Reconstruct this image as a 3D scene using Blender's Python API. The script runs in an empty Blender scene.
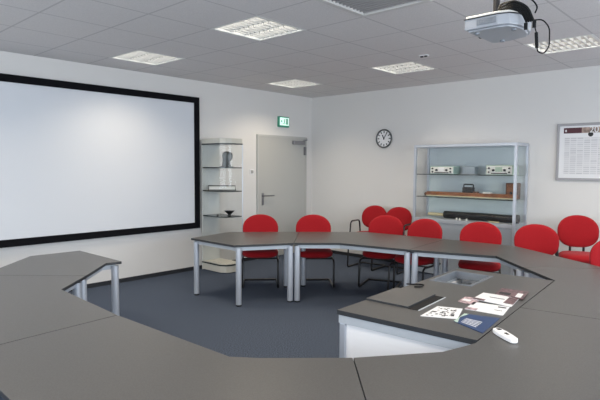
import bpy, bmesh, math, random
from mathutils import Vector, Matrix
random.seed(4)
C = bpy.context.scene.collection
PI = math.pi
H = 3.037            # ceiling height
T = 0.745            # table top height

# ------------------------------------------------------------------ helpers
def obj(name, bm, mats, parent=None, smooth=False, bevel=0.0, loc=None):
    bmesh.ops.recalc_face_normals(bm, faces=bm.faces[:])
    me = bpy.data.meshes.new(name); bm.to_mesh(me); bm.free()
    if not isinstance(mats, (list, tuple)): mats = [mats]
    for m in mats: me.materials.append(m)
    o = bpy.data.objects.new(name, me); C.objects.link(o)
    if smooth:
        for p in me.polygons: p.use_smooth = True
        try: me.set_sharp_from_angle(angle=math.radians(40))
        except Exception: pass
    if bevel:
        b = o.modifiers.new('bevel', 'BEVEL'); b.width = bevel; b.segments = 2; b.limit_method = 'ANGLE'
    if parent: o.parent = parent
    if loc: o.location = loc
    return o
def tag(o, label, cat, group=None):
    o['label'] = label; o['category'] = cat
    if group: o['group'] = group
    return o
def thing(name, label, cat, loc=(0, 0, 0), rz=0, group=None):
    o = bpy.data.objects.new(name, None); C.objects.link(o)
    o.empty_display_size = 0.1
    o.location = loc; o.rotation_euler = (0, 0, rz)
    return tag(o, label, cat, group)
def struct(name, bm, m, **k):
    o = obj(name, bm, m, **k); o['kind'] = 'structure'; return o
def kids(o): return [c for c in bpy.data.objects if c.parent == o]
def dup(root, loc, rz, label, group=None):
    r = root.copy(); C.objects.link(r); r.location = loc; r.rotation_euler = (0, 0, rz)
    r['label'] = label
    if group: r['group'] = group
    for ch in kids(root):
        c = ch.copy(); C.objects.link(c); c.parent = r
        for g in kids(ch):
            d = g.copy(); C.objects.link(d); d.parent = c
    return r
def box(bm, x0, x1, y0, y1, z0, z1, mi=0):
    v = [bm.verts.new((x, y, z)) for x in (x0, x1) for y in (y0, y1) for z in (z0, z1)]
    for q in ((0, 1, 3, 2), (4, 6, 7, 5), (0, 4, 5, 1), (2, 3, 7, 6), (0, 2, 6, 4), (1, 5, 7, 3)):
        bm.faces.new([v[i] for i in q]).material_index = mi
def bxm(*a):
    bm = bmesh.new(); box(bm, *a); return bm
def prism(bm, pts, z0, z1, mi_top=0, mi_side=0):
    lo = [bm.verts.new((x, y, z0)) for x, y in pts]; hi = [bm.verts.new((x, y, z1)) for x, y in pts]
    bm.faces.new(hi).material_index = mi_top; bm.faces.new(lo[::-1]).material_index = mi_side
    n = len(pts)
    for i in range(n):
        bm.faces.new((lo[i], lo[(i+1) % n], hi[(i+1) % n], hi[i])).material_index = mi_side
def area(pts):
    return sum(pts[i][0]*pts[(i+1) % len(pts)][1]-pts[(i+1) % len(pts)][0]*pts[i][1] for i in range(len(pts)))/2
def inset(pts, d):
    s = 1 if area(pts) > 0 else -1
    n = len(pts); out = []
    for i in range(n):
        p0, p1, p2 = Vector(pts[i-1]), Vector(pts[i]), Vector(pts[(i+1) % n])
        a = (p1-p0).normalized(); b = (p2-p1).normalized()
        na = Vector((-a.y, a.x))*s; nb = Vector((-b.y, b.x))*s
        m = (na+nb); m = m/(m.dot(na))
        q = p1+m*d; out.append((q.x, q.y))
    return out
def cyl(bm, c, r, z0, z1, n=20, r2=None, mi=0):
    r2 = r if r2 is None else r2
    a = [bm.verts.new((c[0]+r*math.cos(2*PI*i/n), c[1]+r*math.sin(2*PI*i/n), z0)) for i in range(n)]
    b = [bm.verts.new((c[0]+r2*math.cos(2*PI*i/n), c[1]+r2*math.sin(2*PI*i/n), z1)) for i in range(n)]
    bm.faces.new(a[::-1]).material_index = mi; bm.faces.new(b).material_index = mi
    for i in range(n): bm.faces.new((a[i], a[(i+1) % n], b[(i+1) % n], b[i])).material_index = mi
def rounded(path, rad, seg=5):
    P = [Vector(p) for p in path]; out = [P[0]]
    for i in range(1, len(P)-1):
        a = (P[i-1]-P[i]); b = (P[i+1]-P[i])
        r = min(rad, a.length*.45, b.length*.45)
        s = P[i]+a.normalized()*r; e = P[i]+b.normalized()*r
        for k in range(seg+1):
            t = k/seg; out.append(s*(1-t)**2+P[i]*2*t*(1-t)+e*t*t)
    out.append(P[-1]); return out
def tube(bm, path, r, rad=0.0, n=8, mi=0):
    P = rounded(path, rad) if rad else [Vector(p) for p in path]
    rings = []; ref = None
    for i, p in enumerate(P):
        t = (P[min(i+1, len(P)-1)]-P[max(i-1, 0)]).normalized()
        if ref is None: ref = Vector((0, 0, 1)) if abs(t.z) < .9 else Vector((1, 0, 0))
        ref = (ref-t*ref.dot(t)).normalized(); bi = t.cross(ref)
        rings.append([bm.verts.new(p+ref*r*math.cos(2*PI*k/n)+bi*r*math.sin(2*PI*k/n)) for k in range(n)])
    for a, b in zip(rings, rings[1:]):
        for k in range(n): bm.faces.new((a[k], a[(k+1) % n], b[(k+1) % n], b[k])).material_index = mi
    bm.faces.new(rings[0][::-1]).material_index = mi; bm.faces.new(rings[-1]).material_index = mi
def text_bm(s, size, depth, M):
    cu = bpy.data.curves.new('t', 'FONT'); cu.body = s; cu.size = size; cu.extrude = depth
    cu.align_x = 'CENTER'; cu.align_y = 'CENTER'
    o = bpy.data.objects.new('t', cu); C.objects.link(o)
    dg = bpy.context.evaluated_depsgraph_get(); me = bpy.data.meshes.new_from_object(o.evaluated_get(dg))
    bm = bmesh.new(); bm.from_mesh(me); bmesh.ops.transform(bm, matrix=M, verts=bm.verts[:])
    bpy.data.objects.remove(o); bpy.data.curves.remove(cu); bpy.data.meshes.remove(me)
    return bm

# ------------------------------------------------------------------ materials
def mat(name, col, rough=.5, metal=0, noise=None, bump=None, spec=.5, emit=None, sheen=0):
    m = bpy.data.materials.new(name); m.use_nodes = True; nt = m.node_tree; b = nt.nodes['Principled BSDF']
    b.inputs['Base Color'].default_value = (*col, 1); b.inputs['Roughness'].default_value = rough
    b.inputs['Metallic'].default_value = metal; b.inputs['Specular IOR Level'].default_value = spec
    if sheen: b.inputs['Sheen Weight'].default_value = sheen
    if emit: b.inputs['Emission Color'].default_value = (*emit[0], 1); b.inputs['Emission Strength'].default_value = emit[1]
    tc = nt.nodes.new('ShaderNodeTexCoord')
    if noise:
        sc, amt = noise
        n = nt.nodes.new('ShaderNodeTexNoise'); n.inputs['Scale'].default_value = sc; n.inputs['Detail'].default_value = 3
        nt.links.new(tc.outputs['Object'], n.inputs['Vector'])
        r = nt.nodes.new('ShaderNodeValToRGB'); r.color_ramp.elements[0].position = .32; r.color_ramp.elements[1].position = .68
        r.color_ramp.elements[0].color = (*[c*(1-amt) for c in col], 1); r.color_ramp.elements[1].color = (*[min(1, c*(1+amt)) for c in col], 1)
        nt.links.new(n.outputs['Fac'], r.inputs['Fac']); nt.links.new(r.outputs['Color'], b.inputs['Base Color'])
    if bump:
        sc, st = bump
        n = nt.nodes.new('ShaderNodeTexNoise'); n.inputs['Scale'].default_value = sc
        nt.links.new(tc.outputs['Object'], n.inputs['Vector'])
        k = nt.nodes.new('ShaderNodeBump'); k.inputs['Strength'].default_value = st; k.inputs['Distance'].default_value = .01
        nt.links.new(n.outputs['Fac'], k.inputs['Height']); nt.links.new(k.outputs['Normal'], b.inputs['Normal'])
    return m
def glass_mat(name, tint=(.95, .98, .97), refl=.12):
    m = bpy.data.materials.new(name); m.use_nodes = True; nt = m.node_tree; nt.nodes.clear()
    out = nt.nodes.new('ShaderNodeOutputMaterial'); mx = nt.nodes.new('ShaderNodeMixShader')
    tr = nt.nodes.new('ShaderNodeBsdfTransparent'); tr.inputs[0].default_value = (*tint, 1)
    gl = nt.nodes.new('ShaderNodeBsdfGlossy'); gl.inputs['Roughness'].default_value = .02
    fr = nt.nodes.new('ShaderNodeLayerWeight'); fr.inputs[0].default_value = .5
    pw = nt.nodes.new('ShaderNodeMath'); pw.operation = 'POWER'; pw.inputs[1].default_value = 4; nt.links.new(fr.outputs['Facing'], pw.inputs[0])
    ma = nt.nodes.new('ShaderNodeMath'); ma.operation = 'MULTIPLY_ADD'; ma.inputs[1].default_value = .45; ma.inputs[2].default_value = refl*.12
    nt.links.new(pw.outputs[0], ma.inputs[0]); nt.links.new(ma.outputs[0], mx.inputs[0]); nt.links.new(tr.outputs[0], mx.inputs[1]); nt.links.new(gl.outputs[0], mx.inputs[2])
    nt.links.new(mx.outputs[0], out.inputs[0]); return m

M_wall = mat('painted_plaster', (.73, .715, .70), .9, bump=(120, .08), spec=.2)
M_trim = mat('dark_skirting', (.018, .020, .026), .6)
M_carpet = mat('blue_grey_carpet', (.072, .090, .128), 1, noise=(85, .5), bump=(260, .6), spec=.1)
M_top = mat('taupe_laminate', (.077, .075, .073), .36, noise=(150, .16), spec=.45)
M_edge = mat('dark_edge_band', (.022, .024, .028), .45)
M_alu = mat('brushed_aluminium', (.56, .59, .65), .38, metal=.55)
M_alup = mat('silver_painted_frame', (.47, .50, .54), .45, metal=.25)
M_rubber = mat('black_rubber', (.010, .010, .011), .75, spec=.25)
M_black = mat('black_metal', (.010, .010, .012), .35)
M_plastic = mat('black_plastic', (.014, .013, .015), .5)
M_red = mat('red_upholstery', (.33, .007, .012), .85, noise=(160, .12), bump=(380, .25), spec=.2, sheen=.1)
M_white = mat('white_laminate', (.88, .87, .88), .45)
M_screenf = mat('black_velvet_frame', (.006, .006, .008), .8, spec=.1)
M_screen = mat('projection_cloth', (.70, .72, .76), .75, spec=.2)
M_door = mat('grey_door_paint', (.47, .47, .45), .5)
M_dframe = mat('door_frame_paint', (.50, .50, .48), .5)
M_steel = mat('dull_steel', (.30, .30, .32), .35, metal=.8)
M_cream = mat('cream_panel', (.60, .585, .52), .5)
M_shelf = mat('dark_glass_edge', (.02, .028, .028), .2)
M_glass = glass_mat('clear_glass', (.982, .988, .988))
M_glass2 = glass_mat('window_glass', (.97, .98, .98), .08)
M_backp = mat('pale_blue_back_panel', (.56, .62, .65), .25)
M_proj = mat('projector_shell', (.42, .44, .48), .3)
M_projd = mat('projector_grille', (.24, .26, .29), .4)
M_wood = mat('brown_wood', (.24, .085, .03), .45, noise=(14, .35))
M_wood2 = mat('dark_brown_wood', (.10, .04, .02), .5, noise=(16, .4))
M_olive = mat('pale_green_enamel', (.42, .52, .42), .4)
M_teal = mat('grey_green_enamel', (.30, .42, .38), .4)
M_pale = mat('pale_yellow_wood', (.55, .48, .30), .5)
M_off = mat('off_white', (.75, .74, .70), .5)
M_bronze = mat('dark_bronze', (.03, .033, .034), .35, metal=.3)
M_lampw = mat('white_lamp_housing', (.80, .80, .78), .5)
M_louv = mat('louvre_reflector', (.80, .80, .78), .35, metal=.3)
M_blade = mat('louvre_blade', (.58, .58, .57), .4, metal=.2)
M_tube = mat('lamp_tube', (.9, .9, .85), .4, emit=((1.0, .95, .86), 6.0))
M_exit = mat('exit_sign_face', (.7, .9, .8), .4, emit=((.66, 1.0, .84), .75))
M_exitg = mat('exit_sign_green', (.05, .30, .20), .5)
M_paint_bk = mat('black_print', (.015, .015, .02), .6)
M_paint_bl = mat('navy_print', (.02, .05, .14), .35)
M_pr_white = mat('white_paper', (.78, .78, .80), .4)
M_pr_green = mat('pale_green_print', (.45, .58, .50), .4)
M_pr_red = mat('brown_red_print', (.14, .075, .085), .4, noise=(40, .8))
M_pr_pink = mat('muted_photo_print', (.42, .30, .32), .4, noise=(40, .6))
M_maroon = mat('maroon_print', (.07, .012, .02), .5)

def ceiling_mat():
    m = mat('mineral_ceiling_tile', (.72, .70, .70), .95, noise=(90, .05), spec=.1); nt = m.node_tree; b = nt.nodes['Principled BSDF']
    src = b.inputs['Base Color'].links[0].from_socket
    tc = nt.nodes['Texture Coordinate']; sx = nt.nodes.new('ShaderNodeSeparateXYZ'); nt.links.new(tc.outputs['Object'], sx.inputs[0])
    def node(op, a, bb=None, v=None):
        n = nt.nodes.new('ShaderNodeMath'); n.operation = op
        if hasattr(a, 'links'): nt.links.new(a, n.inputs[0])
        else: n.inputs[0].default_value = a
        if bb is not None:
            if hasattr(bb, 'links'): nt.links.new(bb, n.inputs[1])
            else: n.inputs[1].default_value = bb
        return n.outputs[0]
    ds = []
    for out, off, pitch in ((sx.outputs[0], GX0, GPX), (sx.outputs[1], GY0, GPY)):
        a = node('DIVIDE', node('SUBTRACT', out, off-40*pitch), pitch)
        f = node('FRACT', a); d = node('SUBTRACT', .5, node('ABSOLUTE', node('SUBTRACT', f, .5)))
        ds.append(node('MULTIPLY', d, pitch))
    mn = node('MINIMUM', ds[0], ds[1]); ln = node('LESS_THAN', mn, .009)
    mx = nt.nodes.new('ShaderNodeMix'); mx.data_type = 'RGBA'
    nt.links.new(ln, mx.inputs[0]); nt.links.new(src, mx.inputs[6]); mx.inputs[7].default_value = (.56, .545, .55, 1)
    nt.links.new(mx.outputs[2], b.inputs['Base Color']); return m
GX0, GPX, GY0, GPY = .60, .69, -5.9, .675
M_ceil = ceiling_mat()

# ------------------------------------------------------------------ room
RX, RY = 9.3, -9.9
struct('floor', bxm(-.2, RX+.2, RY-.2, .2, -.1, 0), M_carpet)
# ceiling of tiles with real openings for the lamps
LX = [(.60, 1.29), (2.67, 3.36), (4.74, 5.43), (6.81, 7.50)]
LY = [(-1.85, -1.175), (-4.55, -3.875), (-7.25, -6.575)]
xs = sorted(set([0, RX]+[v for p in LX for v in p]+[4.05, 4.739])); ys = sorted(set([RY, 0]+[v for p in LY for v in p]))
bm = bmesh.new()
for i in range(len(xs)-1):
    for j in range(len(ys)-1):
        x0, x1, y0, y1 = xs[i], xs[i+1], ys[j], ys[j+1]
        if (x0, x1) in LX and (y0, y1) in LY: continue
        if (x0, x1) == (4.05, 4.739) and (y0, y1) == LY[1]: continue
        box(bm, x0, x1, y0, y1, H, H+.03)
struct('ceiling', bm, M_ceil)
struct('wall_left', bxm(-.2, 0, RY-.2, .2, 0, H+.2), M_wall)
struct('wall_back', bxm(0, RX, 0, .2, 0, H+.2), M_wall)
def holed_wall(name, axis, pos, thick, a0, a1, holes, z0w, z1w):
    bm = bmesh.new(); hs = sorted(holes); cur = a0
    def bx(a, b, z0, z1):
        if axis == 'x': box(bm, pos, pos+thick, a, b, z0, z1)
        else: box(bm, a, b, pos, pos+thick, z0, z1)
    for a, b in hs:
        bx(cur, a, 0, H+.2); bx(a, b, 0, z0w); bx(a, b, z1w, H+.2); cur = b
    bx(cur, a1, 0, H+.2); return struct(name, bm, M_wall)
WR = [(-9.2, -7.3), (-6.9, -5.0), (-4.6, -2.7), (-2.3, -.5)]
WN = [(.8, 2.7), (3.1, 5.0), (5.4, 7.3)]
Z0W, Z1W = .95, 2.55
holed_wall('wall_right', 'x', RX, .2, RY-.2, .2, WR, Z0W, Z1W)
holed_wall('wall_near', 'y', RY, -.2, 0, RX, WN, Z0W, Z1W)
k = 0
for axis, ws in (('x', WR), ('y', WN)):
    for a, b in ws:
        k += 1
        fr = bmesh.new(); gl = bmesh.new(); sl = bmesh.new(); m_ = (a+b)/2
        segs = [(a, a+.06, Z0W, Z1W), (b-.06, b, Z0W, Z1W), (m_-.04, m_+.04, Z0W, Z1W), (a, b, Z0W, Z0W+.06), (a, b, Z1W-.06, Z1W)]
        for s in segs:
            if axis == 'x': box(fr, RX+.08, RX+.14, s[0], s[1], s[2], s[3])
            else: box(fr, s[0], s[1], RY-.14, RY-.08, s[2], s[3])
        if axis == 'x': box(gl, RX+.105, RX+.115, a+.05, b-.05, Z0W+.05, Z1W-.05); box(sl, RX-.05, RX+.08, a+.004, b-.004, Z0W, Z0W+.025)
        else: box(gl, a+.05, b-.05, RY-.115, RY-.105, Z0W+.05, Z1W-.05); box(sl, a+.004, b-.004, RY-.08, RY+.05, Z0W, Z0W+.025)
        w = struct('window_%d' % k, fr, M_white)
        obj('pane', gl, M_glass2, w); obj('sill', sl, M_white, w)
struct('baseboard_left', bxm(0, .014, RY, -1.52, 0, .058), M_trim)
struct('baseboard_back', bxm(0.014, RX, -.014, 0, 0, .058), M_trim)
struct('baseboard_right', bxm(RX-.014, RX, RY, -.014, 0, .058), M_trim)
struct('baseboard_near', bxm(0.014, RX-.014, RY, RY+.014, 0, .058), M_trim)

# door
d = struct('door_1', bxm(.0, .03, -1.455, -.22, .01, 2.215), M_door, bevel=.004)
bm = bmesh.new()
box(bm, 0, .036, -1.49, -1.455, 0, 2.25); box(bm, 0, .036, -.22, -.185, 0, 2.25); box(bm, 0, .036, -1.455, -.22, 2.215, 2.25)
obj('door_frame', bm, M_dframe, d)
bm = bmesh.new(); box(bm, .03, .038, -1.385, -1.335, .98, 1.20); obj('handle_plate', bm, M_steel, d)
bm = bmesh.new(); tube(bm, [(.03, -1.36, 1.145), (.085, -1.36, 1.145), (.085, -1.12, 1.145)], .012, .02); obj('door_handle', bm, M_steel, d, smooth=True)
dc = bmesh.new(); box(dc, .03, .09, -.60, -.28, 2.10, 2.17); o = obj('door_closer', dc, M_steel, d, bevel=.008); o['label'] = 'dull steel door closer box'
bm = bmesh.new(); tube(bm, [(.075, -.34, 2.17), (.15, -.30, 2.19), (.045, -.20, 2.225)], .010); box(bm, .03, .075, -.27, -.235, 1.90, 2.06); obj('closer_arm', bm, M_steel, d)

# exit sign
e = thing('exit_sign', 'lit green and white emergency exit sign on the wall above the grey door', 'exit sign', (.0, -.83, 2.42))
bm = bmesh.new(); box(bm, 0, .05, -.135, .135, -.01, .185); obj('housing', bm, M_exitg, e, bevel=.006)
bm = bmesh.new(); box(bm, .05, .056, -.115, .115, .022, .165); obj('face', bm, M_exit, e)
bm = bmesh.new()   # running figure, arrow and doorway
box(bm, .056, .059, -.012, .008, .07, .12); box(bm, .056, .059, -.006, .016, .125, .145)
box(bm, .056, .059, -.035, -.008, .05, .066); box(bm, .056, .059, .004, .03, .045, .06)
arrow_ = bmesh.new(); prism(arrow_, [(-.01, -.02), (.01, -.02), (.01, 0), (.025, 0), (0, .025), (-.025, 0), (-.01, 0)], .056, .059); bmesh.ops.transform(arrow_, matrix=Matrix(((0, 0, 1, 0), (1, 0, 0, -.075), (0, 1, 0, .094), (0, 0, 0, 1))), verts=arrow_.verts[:])
obj('running_figure', bm, M_exitg, e)
obj('doorway_symbol', bxm(.056, .059, .045, .085, .04, .15), M_exitg, e)
obj('arrow_symbol', arrow_, M_exitg, e)
# light switch
s = thing('light_switch', 'small white light switch on the wall left of the door', 'light switch', (0, -1.60, 1.58))
obj('switch_plate', bxm(0, .012, -.045, .045, -.045, .045), M_white, s, bevel=.004)
obj('rocker', bxm(.012, .02, -.028, .028, -.028, .028), mat('grey_rocker', (.4, .4, .38), .4), s, bevel=.003)

# projection screen on the left wall
s = thing('projection_screen', 'large white projection screen in a wide black frame on the left wall', 'projection screen', (0, -4.42, .68))
Y0, Y1, Z0, Z1, F = -6.12+4.42, -2.755+4.42, .0, 2.085, .092
bm = bmesh.new()
box(bm, .004, .05, Y0, Y0+F, Z0, Z1); box(bm, .004, .05, Y1-F, Y1, Z0, Z1); box(bm, .004, .05, Y0+F, Y1-F, Z0, Z0+F); box(bm, .004, .05, Y0+F, Y1-F, Z1-F, Z1)
obj('frame', bm, M_screenf, s)
obj('screen_surface', bxm(.004, .03, Y0+F, Y1-F, Z0+F, Z1-F), M_screen, s)

# ------------------------------------------------------------------ ceiling lamps
def make_lamp(cx, cy, label):
    t = thing('ceiling_light', label, 'ceiling light', (cx, cy, H), 0, 'recessed louvre ceiling lights')
    w, h = .69/2, .675/2
    bm = bmesh.new()
    box(bm, -w, w, -h, h, .09, .10)
    box(bm, -w, -w+.035, -h, h, -.002, .09); box(bm, w-.035, w, -h, h, -.002, .09)
    box(bm, -w+.035, w-.035, -h, -h+.03, -.002, .09); box(bm, -w+.035, w-.035, h-.03, h, -.002, .09)
    obj('housing', bm, M_lampw, t)
    bm = bmesh.new(); n = 3; tw = (2*h-.06)/n
    for i in range(n):       # curved mirror troughs between the tubes
        y0 = -h+.03+i*tw
        P = [(y0+tw*(q/8), .012+.055*math.sin(PI*q/8)) for q in range(9)]
        a = [bm.verts.new((-w+.036, y, z)) for y, z in P]; b = [bm.verts.new((w-.036, y, z)) for y, z in P]
        for q in range(8): bm.faces.new((a[q], b[q], b[q+1], a[q+1]))
    obj('reflector', bm, M_louv, t, smooth=True)
    bm = bmesh.new()
    for i in range(n):
        yc = -h+.03+(i+.5)*tw
        for q in range(1, 9):
            x = -w+.035+(2*w-.07)*q/9; box(bm, x-.004, x+.004, yc-tw*.46, yc+tw*.46, .0, .036)
    obj('louvre_blades', bm, M_blade, t)
    for i in range(n):
        yc = -h+.03+(i+.5)*tw
        bm = bmesh.new(); tube(bm, [(-w+.04, yc, .050), (w-.04, yc, .050)], .012, n=10); obj('lamp_tube', bm, M_tube, t, smooth=True)
    return t
cen = lambda p: (p[0]+p[1])/2
L0 = make_lamp(cen(LX[0]), cen(LY[0]), 'square louvre ceiling light nearest the far corner above the door')
names = {(1, 0): 'square louvre ceiling light above the row of chairs left of the wall clock', (2, 0): 'square louvre ceiling light behind the projector near the back wall',
         (0, 1): 'square louvre ceiling light close above the projection screen', (1, 1): 'largest square louvre ceiling light in the middle of the ceiling'}
for i in range(4):
    for j in range(3):
        if (i, j) == (0, 0): continue
        dup(L0, (cen(LX[i]), cen(LY[j]), H), 0, names.get((i, j), 'square louvre ceiling light behind the viewer'))
# fan-coil cassette (top of the picture)
t = thing('ceiling_vent', 'square ceiling ventilation panel with a pale rim left of the projector', 'ceiling vent', (4.3945, -4.2125, H))
w, h = .3445, .3375; bm = bmesh.new()
for a in ((-w, w, h-.05, h), (-w, w, -h, -h+.05), (-w, -w+.05, -h+.05, h-.05), (w-.05, w, -h+.05, h-.05)): box(bm, *a, -.008, .05)
obj('rim', bm, mat('pale_vent_rim', (.62, .61, .60), .6), t, bevel=.004)
bm = bmesh.new(); box(bm, -w+.05, w-.05, -h+.05, h-.05, .03, .04)
for q in range(12):
    y = -h+.07+q*(2*h-.14)/11; box(bm, -w+.05, w-.05, y-.004, y+.004, .008, .03)
obj('grille', bm, mat('grey_vent_grille', (.36, .35, .35), .7), t)
# ceiling sensor
t = thing('ceiling_sensor', 'tiny white ceiling sensor with two dark eyes', 'sensor', (3.65, -2.08, H))
bm = bmesh.new(); box(bm, -.055, .055, -.03, .03, -.012, 0); obj('plate', bm, M_white, t, bevel=.004)
for x in (-.027, .027):
    bm = bmesh.new(); cyl(bm, (x, 0), .019, -.024, -.012); obj('eye', bm, M_plastic, t, smooth=True)

# ------------------------------------------------------------------ conference tables
R45 = None
def table(poly, legs, rails, label):
    cx = sum(p[0] for p in poly)/len(poly); cy = sum(p[1] for p in poly)/len(poly)
    P = [(x-cx, y-cy) for x, y in poly]
    if area(P) < 0: P = P[::-1]
    t = thing('conference_table', label, 'table', (cx, cy, 0), 0, 'conference tables joined into a ring')
    bm = bmesh.new(); prism(bm, inset(P, .0022), T-.026, T, 0, 1)
    obj('tabletop', bm, [M_top, M_edge], t, bevel=.0025)
    A = inset(P, .045); B = inset(P, .075); bm = bmesh.new(); n = len(P)
    for i in range(n):
        q = [A[i], A[(i+1) % n], B[(i+1) % n], B[i]]
        prism(bm, q, T-.075, T-.0265)
    obj('frame', bm, M_alup, t)
    L = inset(P, .085)
    for (x, y) in legs:
        x -= cx; y -= cy
        bm = bmesh.new(); cyl(bm, (x, y), .035, .02, T-.04, 24); lg = obj('leg', bm, M_alu, t, smooth=True)
        bm = bmesh.new(); cyl(bm, (x, y), .030, 0, .02, 20, .031); obj('foot', bm, M_rubber, lg, smooth=True)
    return t
def corner_legs(poly, idx, d=.085):
    P = poly if area(poly) > 0 else poly[::-1]
    I = inset(P, d); m = {P[i]: I[i] for i in range(len(P))}
    return [m[poly[i]] for i in idx]
T1 = [(1.31, -3.83), (2.19, -3.84), (2.55, -3.19), (1.86, -2.35), (1.17, -3.09)]
T2 = [(2.55, -3.19), (2.95, -2.80), (3.83, -2.64), (3.72, -1.55), (2.56, -1.68), (1.86, -2.35)]
T3 = [(3.83, -2.64), (4.72, -2.36), (5.15, -2.79), (5.75, -2.29), (4.60, -1.50), (3.72, -1.55)]
T4 = [(5.15, -2.79), (5.55, -3.19), (5.647, -4.25), (6.62, -4.10), (6.62, -3.00), (5.75, -2.29)]
T5 = [(5.647, -4.25), (5.735, -5.14), (5.67, -5.38), (5.39, -5.76), (6.05, -6.46), (6.62, -5.70), (6.62, -4.10)]
T6 = [(5.39, -5.76), (5.06, -6.08), (4.94, -6.17), (3.88, -6.20), (3.96, -7.07), (5.22, -7.09), (6.05, -6.46)]
T7 = [(3.88, -6.20), (2.95, -6.16), (2.60, -5.81), (1.95, -6.42), (2.60, -7.04), (3.96, -7.07)]
T8 = [(2.60, -5.81), (2.18, -5.42), (2.205, -5.27), (1.28, -5.27), (1.26, -5.78), (1.95, -6.42)]
table(T1, [(1.375, -3.79), (2.185, -3.765), (2.492, -3.195), (1.90, -2.66), (1.36, -3.02)], 0, 'grey-topped angled end table standing before the glass cabinet by the screen')
table(T2, [(2.552, -3.13), (3.785, -2.595), (3.66, -1.66), (2.04, -2.46)], 0, 'grey-topped angled table between the end table and the row below the clock')
table(T3, [(3.872, -2.575), (5.105, -2.74), (5.66, -2.31), (3.77, -1.64)], 0, 'grey-topped angled table before the large display cabinet')
table(T4, [(5.20, -2.79), (5.77, -4.14), (6.53, -4.02), (5.77, -2.43)], 0, 'grey-topped angled table right of the opening in the desk')
table(T5, [(5.77, -4.32), (5.50, -5.74), (6.03, -6.32), (6.53, -4.20)], 0, 'grey-topped angled table with the white remote lying on it')
table(T6, [(5.37, -5.87), (3.98, -6.29), (4.05, -6.97), (5.93, -6.44)], 0, 'grey-topped angled table nearest the viewer in front of the white desk panel')
table(T7, [(3.79, -6.28), (2.63, -5.905), (2.08, -6.44), (3.86, -6.97)], 0, 'grey-topped angled table at the lower left below the projection screen')
table(T8, [(2.165, -5.325), (2.535, -5.815), (1.95, -6.28), (1.38, -5.36)], 0, 'grey-topped angled end table under the near part of the projection screen')

# ------------------------------------------------------------------ media desk inside the ring
D = [(4.80, -5.15), (5.726, -5.09), (5.547, -3.205), (4.735, -3.26)]
Hh = [(4.80, -3.93), (5.145, -3.89), (5.115, -3.40), (4.765, -3.40)]
dk = thing('media_desk', 'grey-topped desk with white front panel and open hatch inside the table ring', 'desk', (5.2, -4.2, 0))
off = lambda pts: [(x-5.2, y+4.2) for x, y in pts]
def ring(bm, O, I, z0, z1, mt=0, ms=0):
    v = {}
    for nm, P in (('o', O), ('i', I)):
        for zi, z in ((0, z0), (1, z1)):
            for q, (x, y) in enumerate(P): v[nm, zi, q] = bm.verts.new((x, y, z))
    for q in range(4):
        r = (q+1) % 4
        bm.faces.new((v['o', 1, q], v['o', 1, r], v['i', 1, r], v['i', 1, q])).material_index = mt
        bm.faces.new((v['o', 0, q], v['i', 0, q], v['i', 0, r], v['o', 0, r])).material_index = ms
        bm.faces.new((v['o', 0, q], v['o', 0, r], v['o', 1, r], v['o', 1, q])).material_index = ms
        bm.faces.new((v['i', 0, q], v['i', 1, q], v['i', 1, r], v['i', 0, r])).material_index = ms
Do = off(D); Hi = off(Hh)
bm = bmesh.new(); ring(bm, Do, Hi, T-.03, T, 0, 1); obj('desktop', bm, [M_top, M_edge], dk)
bm = bmesh.new(); ring(bm, inset(Hi, -.002), inset(Hi, .022), T-.06, T+.004); obj('hatch_rim', bm, mat('grey_hatch_rim', (.17, .19, .22), .4, metal=.3), dk)
S = inset(Do, .008)
def strip(bm, a, b, th, z0, z1, m=0, side=1):
    a = Vector(a); b = Vector(b); t = (b-a).normalized(); n = Vector((-t.y, t.x))*th*side
    prism(bm, [tuple(a), tuple(b), tuple(b+n), tuple(a+n)], z0, z1, m, m)
bm = bmesh.new(); strip(bm, S[0], S[1], .03, T-.085, T-.031)
strip(bm, S[3], S[0], .03, T-.085, T-.031); strip(bm, S[2], S[3], .03, T-.085, T-.031); strip(bm, S[1], S[2], .03, T-.085, T-.031)
obj('frame', bm, M_alup, dk)
for (x, y) in inset(Do, .033):
    bm = bmesh.new(); box(bm, x-.022, x+.022, y-.022, y+.022, .01, T-.086); lg = obj('leg', bm, M_alu, dk, bevel=.005)
Q = inset(Do, .030)
for nm, i, j in (('front_panel', 0, 1), ('side_panel', 3, 0), ('rear_panel', 2, 3), ('side_panel', 1, 2)):
    a, b = Vector(Q[i]), Vector(Q[j]); t_ = (b-a).normalized()
    bm = bmesh.new(); strip(bm, tuple(a+t_*.024), tuple(b-t_*.024), .018, .06, T-.086); obj(nm, bm, M_white, dk)
bm = bmesh.new(); prism(bm, inset(Do, .075), .62, .632); obj('shelf', bm, M_white, dk)
for yy in (-3.62,):
    bm = bmesh.new(); box(bm, 4.95-5.2, 4.97-5.2, yy+4.2, yy+.2+4.2, .633, T-.09); obj('divider', bm, M_alup, dk)
# lid and cable slot
bm = bmesh.new(); prism(bm, off([(4.79, -4.81), (5.12, -4.80), (5.085, -4.36), (4.765, -4.38)]), T+.0005, T+.013, 0, 1)
obj('raised_lid', bm, [M_top, M_edge], dk)
bm = bmesh.new(); prism(bm, off([(5.122, -4.81), (5.195, -4.80), (5.158, -4.36), (5.087, -4.36)]), T+.0005, T+.002); obj('cable_slot', bm, M_rubber, dk)
bm = bmesh.new(); prism(bm, off([(5.195, -4.80), (5.203, -4.80), (5.167, -4.36), (5.159, -4.36)]), T+.0005, T+.004); obj('slot_trim', bm, M_alup, dk)

# cable on the desk
bm = bmesh.new(); tube(bm, [(4.745, -4.20, T+.007), (4.80, -4.16, T+.007), (4.86, -4.12, T+.007), (4.88, -4.20, T+.007), (4.84, -4.24, T+.007)], .006, .03)
tag(obj('cable', bm, M_rubber, None, smooth=True), 'short black cable lying on the far left edge of the desk', 'cable')

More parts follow.
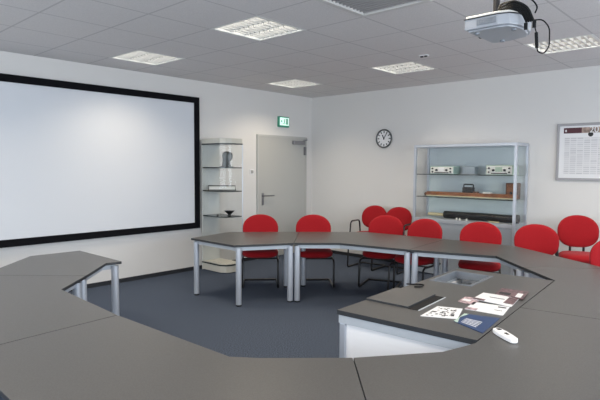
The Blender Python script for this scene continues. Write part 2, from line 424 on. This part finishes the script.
# brochures
def brochure(pts, z, mats, deco, label):
    cx = sum(p[0] for p in pts)/4; cy = sum(p[1] for p in pts)/4
    bm = bmesh.new(); prism(bm, [(x-cx, y-cy) for x, y in pts], 0, .003)
    t = thing('brochure', label, 'brochure', (cx, cy, z), 0, 'brochures lying on the desk')
    obj('cover', bm, mats, t)
    if deco:
        V = [Vector((x-cx, y-cy)) for x, y in pts]
        def P(u, v):
            a = V[0].lerp(V[1], u); b = V[3].lerp(V[2], u); return a.lerp(b, v)
        for nm, m, quads in deco:
            bm = bmesh.new()
            for q in quads:
                prism(bm, [tuple(P(u, v)) for u, v in q], .003, .0036)
            obj(nm, bm, m, t)
    return t
rq = lambda u, v, a, b: [(u, v), (u+a, v), (u+a, v+b), (u, v+b)]
random.seed(2)
scrib = [rq(random.uniform(.08, .8), random.uniform(.06, .85), random.uniform(.03, .12), random.uniform(.03, .08)) for _ in range(38)]
brochure([(5.27, -4.90), (5.47, -4.80), (5.39, -4.56), (5.24, -4.62)], T+.001, M_pr_white, [('print', M_paint_bk, scrib)], 'white leaflet covered in black sketch marks, nearest the lid of the desk')
brochure([(5.475, -4.86), (5.70, -4.96), (5.655, -4.60), (5.45, -4.66)], T+.001, M_paint_bl, [('print', M_pr_white, [rq(.2+.0*i, .15+.09*i, .5, .03) for i in range(5)]), ('print', M_pr_green, [[(0, .45), (.12, 1), (0, 1)], [(.0, .0), (.14, .0), (.0, .6)]])], 'dark blue leaflet with white lines beside the seam of the desk')
brochure([(5.40, -4.55), (5.645, -4.53), (5.60, -4.30), (5.37, -4.34)], T+.001, M_pr_white, [('print', M_pr_pink, [rq(.0, .0, .3, .25)]), ('print', M_paint_bk, [rq(.72, .75, .22, .12), rq(.7, .4, .2, .04)])], 'white brochure lying between the blue leaflet and the stacked ones')
brochure([(5.28, -4.40), (5.40, -4.42), (5.37, -4.22), (5.26, -4.24)], T+.001, M_pr_pink, [('print', M_pr_white, [rq(.1, .3, .5, .3)])], 'small pinkish brochure at the left of the brochure pile')
brochure([(5.33, -4.28), (5.61, -4.30), (5.565, -4.02), (5.31, -4.05)], T+.005, M_pr_white, [('print', M_pr_red, [rq(0, .0, .3, .2), rq(.75, .2, .25, .7)]), ('print', M_paint_bk, [rq(.3, .55, .4, .05)])], 'white brochure with brown pictures, second from the far end of the pile')
brochure([(5.39, -4.03), (5.60, -4.06), (5.55, -3.80), (5.36, -3.82)], T+.009, M_pr_red, [('print', M_pr_white, [rq(.7, .1, .2, .5)]), ('print', M_paint_bk, [rq(.1, .1, .4, .3)])], 'brown-red brochure at the far end of the brochure pile')
# remote control
r = thing('remote_control', 'white handheld remote lying on the table beside the desk seam', 'remote control', (5.82, -4.945, T), math.radians(-38))
bm = bmesh.new()
prof = [(-.10, .014), (-.09, .024), (-.04, .030), (.04, .028), (.09, .022), (.10, .012)]
prism(bm, [(x, -w) for x, w in prof]+[(x, w) for x, w in reversed(prof)], .001, .028); obj('body', bm, M_white, r, bevel=.007)
bm = bmesh.new(); box(bm, -.075, -.05, -.010, .010, .028, .031); box(bm, .0, .03, -.008, .008, .028, .0305); obj('buttons', bm, M_plastic, r)

# ------------------------------------------------------------------ chairs
def pad(bm, w, h, t, n0, axis, c, bend=0, tilt=0, N=40, K=7, shrinkb=0, mi=0):
    # superellipse cushion, front and back faces domed
    rings = []
    def pt(r, a, side):
        ca, sa = math.cos(a), math.sin(a); n = n0*(1.28 if (shrinkb and sa < 0) else 1)
        x = math.copysign(abs(ca)**(2/n), ca)*w/2*r; v = math.copysign(abs(sa)**(2/n), sa)*h/2*r
        if shrinkb and v < 0: x *= 1-shrinkb*(-v/(h/2))**2
        d = side*t/2*math.sqrt(max(0, 1-r**6))
        if axis == 'y':
            y = d+bend*x*x*-1
            ct, st = math.cos(tilt), math.sin(tilt)
            return (c[0]+x, c[1]+y*ct+v*st, c[2]+v*ct-y*st)
        return (c[0]+x, c[1]+v, c[2]+d+(-.35*(v+.1)**2 if v < -.1 else 0)*1)
    rs = [0.25, .5, .7, .85, .93, .98, 1.0]
    def loop(r, s): return [bm.verts.new(pt(r, 2*PI*i/N, s)) for i in range(N)]
    seq = [(r, 1) for r in rs]+[(r, -1) for r in reversed(rs[:-1])]
    loops = [loop(r, s) for r, s in seq]
    for a, b in zip(loops, loops[1:]):
        for i in range(N): bm.faces.new((a[i], a[(i+1) % N], b[(i+1) % N], b[i])).material_index = mi
    bm.faces.new(loops[0][::-1]).material_index = mi; bm.faces.new(loops[-1]).material_index = mi
def make_chair(label, arms=False, name='cantilever_chair'):
    sz = .60 if arms else .50; up = .095 if arms else 0.0
    grp = 'red armchairs by the back wall' if arms else 'red chairs drawn up to the tables'
    t = thing(name, label, 'chair', (0, 0, 0), 0, grp)
    bm = bmesh.new(); pad(bm, .51, .49, .115, 3.4, 'z', (0, -.03, sz-.042)); obj('seat', bm, M_red, t, smooth=True)
    bm = bmesh.new(); pad(bm, .52, .42, .060, 2.12, 'y', (0, .245, .765+up), bend=.55, tilt=.17, shrinkb=.02); obj('backrest', bm, M_red, t, smooth=True)
    bm = bmesh.new(); pad(bm, .50, .40, .030, 2.12, 'y', (0, .272, .763+up), bend=.55, tilt=.17, shrinkb=.02); obj('back_shell', bm, M_plastic, t, smooth=True)
    z = sz-.112
    bm = bmesh.new()
    tube(bm, [(-.245, .19, z), (-.245, -.29, z), (-.245, -.33, .014), (-.245, .20, .014), (.245, .20, .014), (.245, -.33, .014), (.245, -.29, z), (.245, .19, z)], .0145, .05)
    tube(bm, [(-.235, .12, z), (.235, .12, z)], .010); tube(bm, [(-.235, -.15, z), (.235, -.15, z)], .010)
    obj('frame', bm, M_black, t, smooth=True)
    for s in (-1, 1):
        bm = bmesh.new(); tube(bm, [(s*.085, .10, z), (s*.085, .27, z+.005), (s*.085, .262, .66+up)], .016, .05, n=8); obj('back_bracket', bm, M_black, t, smooth=True)
    if arms:
        for s in (-1, 1):
            bm = bmesh.new(); tube(bm, [(s*.235, .16, z), (s*.275, .18, z+.06), (s*.285, .16, sz+.20), (s*.285, -.16, sz+.20), (s*.28, -.20, z+.05), (s*.235, -.20, z)], .014, .07); obj('armrest', bm, M_black, t, smooth=True)
    return t
def face(fx, fy): return math.atan2(fx, -fy)   # rz so that local -y points along (fx, fy)
def place(bx, by, fx, fy):                      # back top centre -> origin
    n = math.hypot(fx, fy); fx /= n; fy /= n
    return (bx+fx*.275, by+fy*.275, 0), face(fx, fy)
front = [
 (1.28, -2.57, .73, -.69, 'red chair tucked under the end table, leftmost of the row'),
 (1.84, -2.03, .72, -.70, 'red chair second from the left, in front of the corner of the room'),
 (2.67, -1.33, .35, -.94, 'red chair standing in front of the two armchairs left of the display cabinet'),
 (3.34, -1.36, .05, -1., 'red chair below the left end of the display cabinet'),
 (4.04, -1.20, .38, -.92, 'red chair below the middle of the display cabinet'),
 (4.66, -.97, .40, -.92, 'red chair below the right end of the display cabinet'),
 (5.68, -1.75, .6, -.8, 'red chair cut off by the right edge of the photo'),
]
c0 = None
for bx_, by_, fx, fy, lb in front:
    loc, rz = place(bx_, by_, fx, fy)
    if c0 is None:
        c0 = make_chair(lb); c0.location = loc; c0.rotation_euler = (0, 0, rz)
    else: dup(c0, loc, rz, lb)
arm = [(1.80, -.33, .12, -1, 'red armchair by the back wall below the clock'),
       (2.28, -.33, .12, -1, 'red armchair against the left side of the display cabinet'),
       (4.965, -.33, .35, -.9, 'red armchair against the back wall below the wall calendar')]
a0 = None
for bx_, by_, fx, fy, lb in arm:
    loc, rz = place(bx_, by_, fx, fy)
    if a0 is None:
        a0 = make_chair(lb, True, 'armchair'); a0.location = loc; a0.rotation_euler = (0, 0, rz)
    else: dup(a0, loc, rz, lb)
for q in bpy.data.objects:
    if q.name in ('armchair', 'armchair.001'): q.scale = (.92, .92, .955)
    if q.name == 'armchair.002': q.scale = (.93, .93, 1)

# ------------------------------------------------------------------ large display cabinet on the back wall
X0, X1, YF, ZT = 2.60, 4.21, -.48, 2.03
cab = thing('display_cabinet', 'wide aluminium and glass display cabinet standing against the back wall', 'cabinet', (0, 0, 0))
cab.location = (X0, 0, 0); W = X1-X0
p = .035
bm = bmesh.new()
for x in (0, W-p):
    for y in (YF, -.02-p): box(bm, x, x+p, y, y+p, 0, ZT)
for z in (ZT-.04,):
    box(bm, p, W-p, YF, YF+p, z, ZT); box(bm, p, W-p, -.02-p, -.02, z, ZT)
    box(bm, 0, p, YF+p, -.02-p, z, ZT); box(bm, W-p, W, YF+p, -.02-p, z, ZT)
obj('frame', bm, M_alu, cab)
obj('top_panel', bxm(p, W-p, YF+p, -.02-p, ZT-.02, ZT-.005), M_white, cab)
obj('back_panel', bxm(p, W-p, -.035, -.022, .0, ZT-.04), M_backp, cab)
obj('base_cupboard', bxm(p, W-p, YF+.012, -.06, .02, .83), mat('grey_blue_cupboard', (.36, .40, .45), .5), cab)
obj('deck', bxm(p, W-p, YF+.004, -.04, .83, .885), M_alup, cab)
for z in (1.215, 1.565):
    bm = bmesh.new(); box(bm, p+.004, W-p-.004, YF+.04, -.06, z, z+.008)
    sh = obj('shelf', bm, glass_mat('shelf_glass', (.86, .93, .90), .2), cab)
    bm = bmesh.new(); box(bm, p+.004, W-p-.004, YF+.034, YF+.0395, z-.001, z+.009); obj('shelf_edge', bm, M_shelf, sh)
obj('glass_pane', bxm(p, W-p, YF+.012, YF+.018, .89, ZT-.04), M_glass, cab)
for x in (.012, W-.018): obj('glass_pane', bxm(x, x+.006, YF+p, -.02-p, .03, ZT-.04), M_glass, cab)
def ax(px): return px
# instruments on the top shelf
def instrument(name, x0, x1, y, z, h, m1, label, knobs):
    t = thing(name, label, 'instrument', ((x0+x1)/2, y, z))
    w = (x1-x0)/2
    obj('case', bxm(-w, w, -.09, .12, 0, h), m1, t, bevel=.005)
    obj('front_plate', bxm(-w+.012, w-.012, -.096, -.0905, .012, h-.012), M_off, t)
    obj('dial', bxm(-.055, .045, -.100, -.0965, h*.35, h*.82), M_white if knobs == 1 else M_olive, t)
    for q in ((-.75, .3), (-.75, .7), (-.42, .5), (.42, .5), (.75, .3), (.75, .7)):
        bm = bmesh.new(); tube(bm, [(q[0]*w, -.096, q[1]*h), (q[0]*w, -.115, q[1]*h)], .017 if abs(q[0]) < .5 else .012, n=12); obj('knob', bm, M_plastic, t)
    obj('button_row', bxm(-w*.6, w*.6, -.099, -.0965, .018, .03), M_plastic, t)
instrument('signal_generator', 2.84, 3.24, -.30, 1.574, .125, M_teal, 'grey-green measuring instrument with knobs, at the left of the top cabinet shelf', 1)
instrument('oscillator', 3.74, 4.13, -.30, 1.574, .14, M_olive, 'pale green measuring instrument with dials, at the right of the top cabinet shelf', 2)
t = thing('meter_box', 'faint blue-grey box between the two instruments on the top cabinet shelf', 'instrument', (3.42, -.22, 1.574))
obj('case', bxm(-.10, .10, -.06, .06, 0, .12), mat('blue_grey_case', (.30, .35, .40), .5), t, bevel=.006)
obj('foot_strip', bxm(-.13, .13, -.07, .07, 0, .012), M_steel, t)
# wooden rule and things on the middle shelf
t = thing('wooden_slide_rule', 'long brown wooden board lying along the middle cabinet shelf', 'wooden board', (3.46, -.30, 1.224))
bm = bmesh.new(); box(bm, -.70, .70, -.05, .05, .006, .075); obj('board', bm, M_wood, t, bevel=.008)
obj('edge_strip', bxm(-.70, .70, -.056, -.0505, .006, .022), M_pale, t)
bm = bmesh.new(); tube(bm, [(-.70, 0, .03), (-.745, 0, .03)], .028, n=14); obj('end_cap', bm, M_wood2, t)
bm = bmesh.new(); tube(bm, [(-.745, 0, .03), (-.75, 0, .03), (-.76, 0, .03)], .012, n=10); obj('end_pin', bm, M_steel, t)
t = thing('stamp_press', 'small black handled device on the wooden board', 'device', (3.44, -.30, 1.2995))
obj('body', bxm(-.085, .085, -.04, .04, 0, .085), M_plastic, t, bevel=.012)
bm = bmesh.new(); tube(bm, [(-.075, 0, .08), (-.075, 0, .125), (.075, 0, .125), (.075, 0, .08)], .010, .02); obj('handle', bm, M_plastic, t, smooth=True)
bm = bmesh.new(); prism(bm, [(.0855, -.03), (.15, -.03), (.15, .03), (.0855, .03)], 0, .02); obj('lever', bm, M_wood2, t)
tag(obj('paper_note', bxm(3.68, 3.79, -.345, -.265, 1.2995, 1.318), M_off, bevel=.002), 'small white card lying on the wooden board', 'card')
t = thing('wooden_box', 'upright brown wooden box at the right end of the middle cabinet shelf', 'box', (4.05, -.15, 1.224))
obj('body', bxm(-.085, .085, -.06, .06, 0, .235), M_wood2, t, bevel=.004)
obj('front_board', bxm(-.07, .07, -.066, -.0605, .02, .215), M_wood, t)
bm = bmesh.new(); tube(bm, [(0, -.066, .09), (0, -.08, .09)], .02, n=12); obj('knob', bm, M_plastic, t)
# black tube on the deck
t = thing('telescope_tube', 'long black tube with brass end lying on the cabinet deck', 'instrument', (3.55, -.28, .885))
bm = bmesh.new(); tube(bm, [(-.50, 0, .060), (.58, 0, .060)], .056, n=18); obj('barrel', bm, M_black, t, smooth=True)
bm = bmesh.new(); tube(bm, [(.58, 0, .066), (.64, 0, .066)], .065, n=18); obj('end_ring', bm, M_plastic, t, smooth=True)
bm = bmesh.new(); tube(bm, [(-.78, 0, .052), (-.50, 0, .052)], .026, n=16); obj('draw_tube', bm, M_pale, t, smooth=True)
for q, (x, y) in enumerate(((3.30, -.38), (3.36, -.40), (3.46, -.38))):
    bm = bmesh.new(); cyl(bm, (0, 0), .018, 0, .03, 12, .008)
    tag(obj('white_fitting', bm, M_off, loc=(x, y, .885)), ['small white fitting before the black tube, left one of three', 'small white fitting before the black tube, middle one of three', 'small white fitting before the black tube, right one of three'][q], 'fitting', 'white fittings in the cabinet')
bm = bmesh.new(); tube(bm, [(3.80, -.385, .895), (3.96, -.40, .895)], .009, n=10)
tag(obj('wooden_pin', bm, M_pale), 'short pale wooden pin lying before the black tube', 'pin')

# ------------------------------------------------------------------ narrow glass cabinet by the screen
v = thing('glass_showcase', 'narrow glass showcase with cream header and base beside the projection screen', 'cabinet', (0.0, -2.55, 0))
d_, y0, y1 = .63, -.17, .19
foot = [(0.06, y0), (d_-.12, y0), (d_-.03, y0+.05), (d_, y0+.14), (d_, y1), (0.06, y1)]
bm = bmesh.new(); prism(bm, foot, 0.01, .115); obj('base', bm, M_cream, v, bevel=.003)
bm = bmesh.new(); prism(bm, inset(foot, -.008) if area(foot) > 0 else foot, .115, .133); obj('base_edge', bm, M_shelf, v)
bm = bmesh.new(); prism(bm, inset(foot, .01), .134, .142); obj('base_top', bm, M_cream, v)
bm = bmesh.new(); prism(bm, foot, 2.035, 2.11); obj('header', bm, M_cream, v, bevel=.003)
bm = bmesh.new(); prism(bm, inset(foot, -.004), 2.018, 2.0345); obj('header_edge', bm, M_shelf, v)
for zz in (.875, 1.275, 1.645):
    bm = bmesh.new(); prism(bm, inset(foot, .008), zz, zz+.016); obj('shelf', bm, M_shelf, v)
bm = bmesh.new()
n = len(foot)
for i in range(n-1):
    a, b = foot[i], foot[i+1]; strip(bm, a, b, .005, .145, 2.016)
obj('glass_pane', bm, M_glass, v)
obj('back_panel', bxm(.045, .058, y0, y1, .0, 2.10), mat('mirror_grey_back', (.66, .68, .66), .3), v)
bm = bmesh.new(); tube(bm, [(d_+.004, y1, .145), (d_+.004, y1, 2.016)], .008); obj('corner_profile', bm, M_alu, v)
# pieces in the showcase
t = thing('bust_sculpture', 'dark head-shaped sculpture on the top shelf of the narrow showcase', 'sculpture', (.44, -2.53, 1.6615))
bm = bmesh.new()
R_ = [(.082, 0), (.080, .03), (.072, .06), (.070, .09), (.088, .13), (.098, .18), (.092, .215), (.066, .24), (.005, .252)]
N = 18; rr = [[bm.verts.new((r*math.cos(2*PI*i/N)*(1.0), r*.75*math.sin(2*PI*i/N)+(.02 if .1 < z < .25 else 0), z)) for i in range(N)] for r, z in R_]
for a, b in zip(rr, rr[1:]):
    for i in range(N): bm.faces.new((a[i], a[(i+1) % N], b[(i+1) % N], b[i]))
bm.faces.new(rr[0][::-1]); bm.faces.new(rr[-1]); obj('head', bm, M_bronze, t, smooth=True)
obj('plinth', bxm(-.085, .085, -.064, .064, -.0, .016), M_plastic, t)
t = thing('model_tray', 'white tray model with dark handles on the middle shelf of the narrow showcase', 'model', (.34, -2.53, 1.2922), math.radians(43))
obj('tray', bxm(-.20, .20, -.05, .05, .012, .055), M_off, t)
bm = bmesh.new(); tube(bm, [(-.215, -.055, .0), (-.215, -.055, .075), (.215, -.055, .075), (.215, -.055, .0)], .007); tube(bm, [(-.215, -.055, .008), (.215, -.055, .008)], .006); obj('rail', bm, M_plastic, t)
t = thing('small_bowl', 'small black footed bowl on the lowest shelf of the narrow showcase', 'bowl', (.44, -2.47, .8915))
bm = bmesh.new(); cyl(bm, (0, 0), .03, 0, .02, 16, .02); cyl(bm, (0, 0), .025, .02, .075, 16, .085); obj('bowl', bm, M_plastic, t)
bm = bmesh.new(); cyl(bm, (0, 0), .02, 0, .018, 12, .015)
tag(obj('small_disc', bm, M_plastic, loc=(.33, -2.62, .8915)), 'tiny dark disc beside the bowl on the lowest shelf', 'ornament')

# ------------------------------------------------------------------ wall clock
ck = thing('wall_clock', 'round white wall clock with a dark rim on the back wall', 'clock', (1.72, 0, 2.18))
def disc(bm, r, y0, y1, N=40):
    a = [bm.verts.new((r*math.cos(2*PI*i/N), y0, r*math.sin(2*PI*i/N))) for i in range(N)]
    b = [bm.verts.new((r*math.cos(2*PI*i/N), y1, r*math.sin(2*PI*i/N))) for i in range(N)]
    bm.faces.new(a); bm.faces.new(b[::-1])
    for i in range(N): bm.faces.new((a[i], b[i], b[(i+1) % N], a[(i+1) % N]))
bm = bmesh.new(); tube(bm, [(.155*math.cos(2*PI*i/48), -.02, .155*math.sin(2*PI*i/48)) for i in range(49)], .014); obj('rim', bm, mat('dark_chrome', (.12, .125, .13), .3, metal=.7), ck, smooth=True)
bm = bmesh.new(); disc(bm, .15, 0, -.015); obj('dial', bm, M_white, ck)
bm = bmesh.new()
def bar(bm, ang, r0, r1, w, y0, y1):
    s, c = math.sin(ang), math.cos(ang)
    pts = [(r0*s-w*c, r0*c+w*s), (r0*s+w*c, r0*c-w*s), (r1*s+w*c, r1*c-w*s), (r1*s-w*c, r1*c+w*s)]
    a = [bm.verts.new((x, y0, z)) for x, z in pts]; b = [bm.verts.new((x, y1, z)) for x, z in pts]
    bm.faces.new(a); bm.faces.new(b[::-1])
    for i in range(4): bm.faces.new((a[i], b[i], b[(i+1) % 4], a[(i+1) % 4]))
for i in range(12): bar(bm, i*PI/6, .098, .135, .008, -.0152, -.018)
obj('hour_marks', bm, M_paint_bk, ck)
bm = bmesh.new(); bar(bm, math.radians(-28), -.015, .075, .009, -.019, -.021); obj('hour_hand', bm, M_paint_bk, ck)
bm = bmesh.new(); bar(bm, math.radians(32), -.02, .115, .006, -.022, -.024); bar(bm, 0, -.012, .012, .012, -.022, -.025); obj('minute_hand', bm, M_paint_bk, ck)

# ------------------------------------------------------------------ wall calendar
cal = thing('wall_calendar', 'large framed year planner on the back wall at the right', 'calendar', (4.58, 0, 1.51))
W2, H2, f = 1.15, .78, .035; bm = bmesh.new()
for a in ((0, f, 0, H2), (W2-f, W2, 0, H2), (f, W2-f, 0, f), (f, W2-f, H2-f, H2)): box(bm, a[0], a[1], -.025, -.001, a[2], a[3])
obj('frame', bm, mat('grey_aluminium_frame', (.33, .32, .33), .4, metal=.3), cal, bevel=.003)
def planner():
    m = mat('planner_print', (.68, .68, .70), .5); nt = m.node_tree; b = nt.nodes['Principled BSDF']; tc = nt.nodes['Texture Coordinate']
    mp = nt.nodes.new('ShaderNodeMapping'); mp.inputs['Rotation'].default_value = (PI/2, 0, 0)
    nt.links.new(tc.outputs['Object'], mp.inputs[0])
    br = nt.nodes.new('ShaderNodeTexBrick'); br.offset = 0; br.inputs['Scale'].default_value = 1
    br.inputs['Brick Width'].default_value = .085; br.inputs['Row Height'].default_value = .028; br.inputs['Mortar Size'].default_value = .006
    br.inputs['Color1'].default_value = (.52, .52, .55, 1); br.inputs['Color2'].default_value = (.66, .66, .68, 1); br.inputs['Mortar'].default_value = (.74, .74, .76, 1)
    nt.links.new(mp.outputs[0], br.inputs['Vector']); nt.links.new(br.outputs['Color'], b.inputs['Base Color']); return m
obj('planner_sheet', bxm(f, W2-f, -.012, -.001, f, H2-f), M_pr_white, cal)
obj('month_grid', bxm(.10, W2-.08, -.0135, -.0121, .09, H2-.19), planner(), cal)
obj('header_band', bxm(.085, .31, -.0135, -.0121, H2-.135, H2-.06), M_maroon, cal)
obj('header_mark', bxm(.105, .122, -.0145, -.0136, H2-.115, H2-.085), M_pr_white, cal)
obj('picture_band', bxm(.31, W2-.085, -.0135, -.0121, H2-.135, H2-.06), mat('brown_picture', (.33, .24, .20), .5, noise=(14, .75)), cal)
M = Matrix.Translation((.46, -.0145, H2-.097)) @ Matrix.Rotation(PI/2, 4, 'X')
obj('year_digits', text_bm('20', .115, .0008, M), M_pr_white, cal)
bm = bmesh.new(); disc(bm, .032, 0, -.001, 20); o = obj('photo_spot', bm, M_plastic, cal, loc=(.42, -.0142, H2-.155))

# ------------------------------------------------------------------ projector
PX, PY, PZ = 5.43, -4.13, 2.60
pr = thing('projector', 'pale grey ceiling projector hanging from a black mount', 'projector', (PX, PY, PZ))
fp = [(-.17, -.24), (.06, -.245), (.13, -.22), (.165, -.16), (.18, -.04), (.16, .08), (.12, .17), (-.02, .215), (-.14, .215), (-.17, .18)]
bm = bmesh.new(); prism(bm, inset(fp, .018), -.0, .012); prism(bm, fp, .012, .082); obj('body', bm, M_proj, pr, smooth=False, bevel=.012)
bm = bmesh.new(); prism(bm, inset(fp, -.004), .082, .086); obj('lid_seam', bm, M_plastic, pr)
bm = bmesh.new(); prism(bm, inset(fp, .006), .086, .104); obj('lid', bm, M_off, pr, bevel=.006)
bm = bmesh.new(); box(bm, -.08, .05, -.2475, -.242, .03, .07)
for q in range(6): box(bm, -.075+q*.021, -.065+q*.021, -.250, -.2475, .033, .067)
obj('vent_grille', bm, M_projd, pr)
bm = bmesh.new(); tube(bm, [(-.172, .05, .045), (-.19, .05, .045)], .030, n=20); ln = obj('lens', bm, M_plastic, pr)
bm = bmesh.new(); tube(bm, [(-.19, .05, .045), (-.193, .05, .045)], .022, n=20); obj('lens_glass', bm, mat('lens_glass', (.02, .02, .05), .05), ln)
for x, y in ((-.11, -.17), (.12, -.12), (-.06, .14)):
    bm = bmesh.new(); cyl(bm, (x, y), .016, -.012, 0, 12); obj('foot', bm, M_projd, pr)
mt = thing('projector_mount', 'black ceiling mount holding the projector', 'mount', (PX-.06, PY+.02, PZ+.104))
bm = bmesh.new(); cyl(bm, (0, 0), .022, .03, H-PZ-.104-.015, 16); obj('pole', bm, M_black, mt, smooth=True)
bm = bmesh.new(); cyl(bm, (0, 0), .07, H-PZ-.104-.015, H-PZ-.104, 24); obj('ceiling_plate', bm, M_black, mt)
bm = bmesh.new(); box(bm, -.05, .05, -.05, .05, .01, .04); obj('joint', bm, M_black, mt, bevel=.008)
for a in (0.6, 2.3, 3.9, 5.4):
    bm = bmesh.new(); tube(bm, [(0, 0, .025), (.14*math.cos(a), .14*math.sin(a), .012), (.14*math.cos(a), .14*math.sin(a), 0)], .009, n=6); obj('arm', bm, M_steel, mt)

# cables looping off the projector
def cable(path, r, label, name='cable'):
    bm = bmesh.new(); tube(bm, path, r, .05, n=8)
    return tag(obj(name, bm, M_rubber, None, smooth=True), label, 'cable', 'projector cables')
lbs = ['cable over the projector passing closest to its lid', 'cable over the projector, second above the lid', 'cable over the projector, third above the lid', 'cable over the projector, outermost of the thick ones']
cb = []
for q in range(4):
    d_ = q*.0175
    cb.append(cable([(5.40, -4.13-d_*.6, 2.712+d_*.5), (5.47, -4.24-d_, 2.722+d_*.8), (5.565+d_*.6, -4.34-d_*.7, 2.712+d_*.6), (5.632+d_*.8, -4.33-d_*.6, 2.672+d_*.4), (5.638+d_*.8, -4.27, 2.625)], .0080, 'black '+lbs[q]))
for q, (x, y, z) in enumerate(((5.632, -4.255, 2.60), (5.685, -4.255, 2.604))):
    bm = bmesh.new(); tube(bm, [(x, y-.01, z+.022), (x-.004, y, z-.022)], .012, n=10)
    obj('plug', bm, M_rubber, cb[q*3])
cable([(5.60, -4.50, 2.785), (5.66, -4.47, 2.755), (5.725, -4.42, 2.71), (5.735, -4.36, 2.68), (5.70, -4.30, 2.665)], .005, 'thin black cable arching highest over the projector')
t = thing('hanging_connector', 'black connector and thin loop of cable hanging below the projector', 'cable', (5.665, -4.225, 2.64))
bm = bmesh.new(); tube(bm, [(0, 0, 0), (.0, .02, -.03), (.01, .03, -.075)], .004, .02); tube(bm, [(.01, .03, -.075), (.015, .035, -.175)], .011, n=10)
obj('plug', bm, M_rubber, t, smooth=True)
bm = bmesh.new(); tube(bm, [(.015, .035, -.17), (.02, .04, -.20), (.055, .05, -.215), (.085, .06, -.17), (.085, .05, -.05), (.05, .02, .0), (0, 0, 0)], .0045, .04)
obj('cable_loop', bm, M_rubber, t, smooth=True)

# ------------------------------------------------------------------ light
wd = bpy.data.worlds.new('sky'); bpy.context.scene.world = wd; wd.use_nodes = True
bg = wd.node_tree.nodes['Background']; bg.inputs[0].default_value = (.80, .90, 1.0, 1); bg.inputs[1].default_value = SKY = 1.0
def area_light(name, loc, rot, sx, sy, power, col):
    l = bpy.data.lights.new(name, 'AREA'); l.shape = 'RECTANGLE'; l.size = sx; l.size_y = sy; l.energy = power; l.color = col
    o = bpy.data.objects.new(name, l); C.objects.link(o); o.location = loc; o.rotation_euler = rot; return o
DAY = (.84, .92, 1.0)
for a, b in WR: area_light('window_daylight', (RX+.02, (a+b)/2, (Z0W+Z1W)/2), (0, math.radians(78), 0), Z1W-Z0W-.1, b-a-.1, 66, DAY)
for a, b in WN: area_light('window_daylight', ((a+b)/2, RY-.02, (Z0W+Z1W)/2), (math.radians(78), 0, 0), b-a-.1, Z1W-Z0W-.1, 48, DAY)

for i in range(4):
    for j in range(3):
        area_light('lamp_light', (cen(LX[i]), cen(LY[j]), H-.006), (0, 0, 0), .60, .58, 14, (1, .86, .66)).data.spread = math.radians(128)

# ------------------------------------------------------------------ camera
f_, yaw, pitch, roll = 518.3, 0.747187, 0.0648794, 0.005789
cp, sp, cy, sy = math.cos(pitch), math.sin(pitch), math.cos(yaw), math.sin(yaw)
fw = Vector((-sy*cp, cy*cp, -sp)); rt = Vector((cy, sy, 0)); up = rt.cross(fw)
r2 = rt*math.cos(roll)+up*math.sin(roll); u2 = -rt*math.sin(roll)+up*math.cos(roll)
cd = bpy.data.cameras.new('camera'); cam = bpy.data.objects.new('camera', cd); C.objects.link(cam)
cd.sensor_width = 36; cd.sensor_fit = 'HORIZONTAL'; cd.lens = f_/600*36; cd.clip_start = .02
Mx = Matrix((r2, u2, -fw)).transposed().to_4x4(); Mx.translation = Vector((6.8931, -7.7736, 1.6830)); cam.matrix_world = Mx
sc = bpy.context.scene; sc.camera = cam
vs = sc.view_settings; vs.view_transform = 'Standard'; vs.look = 'None'; vs.exposure = 0.08; vs.gamma = 1; vs.use_curve_mapping = False
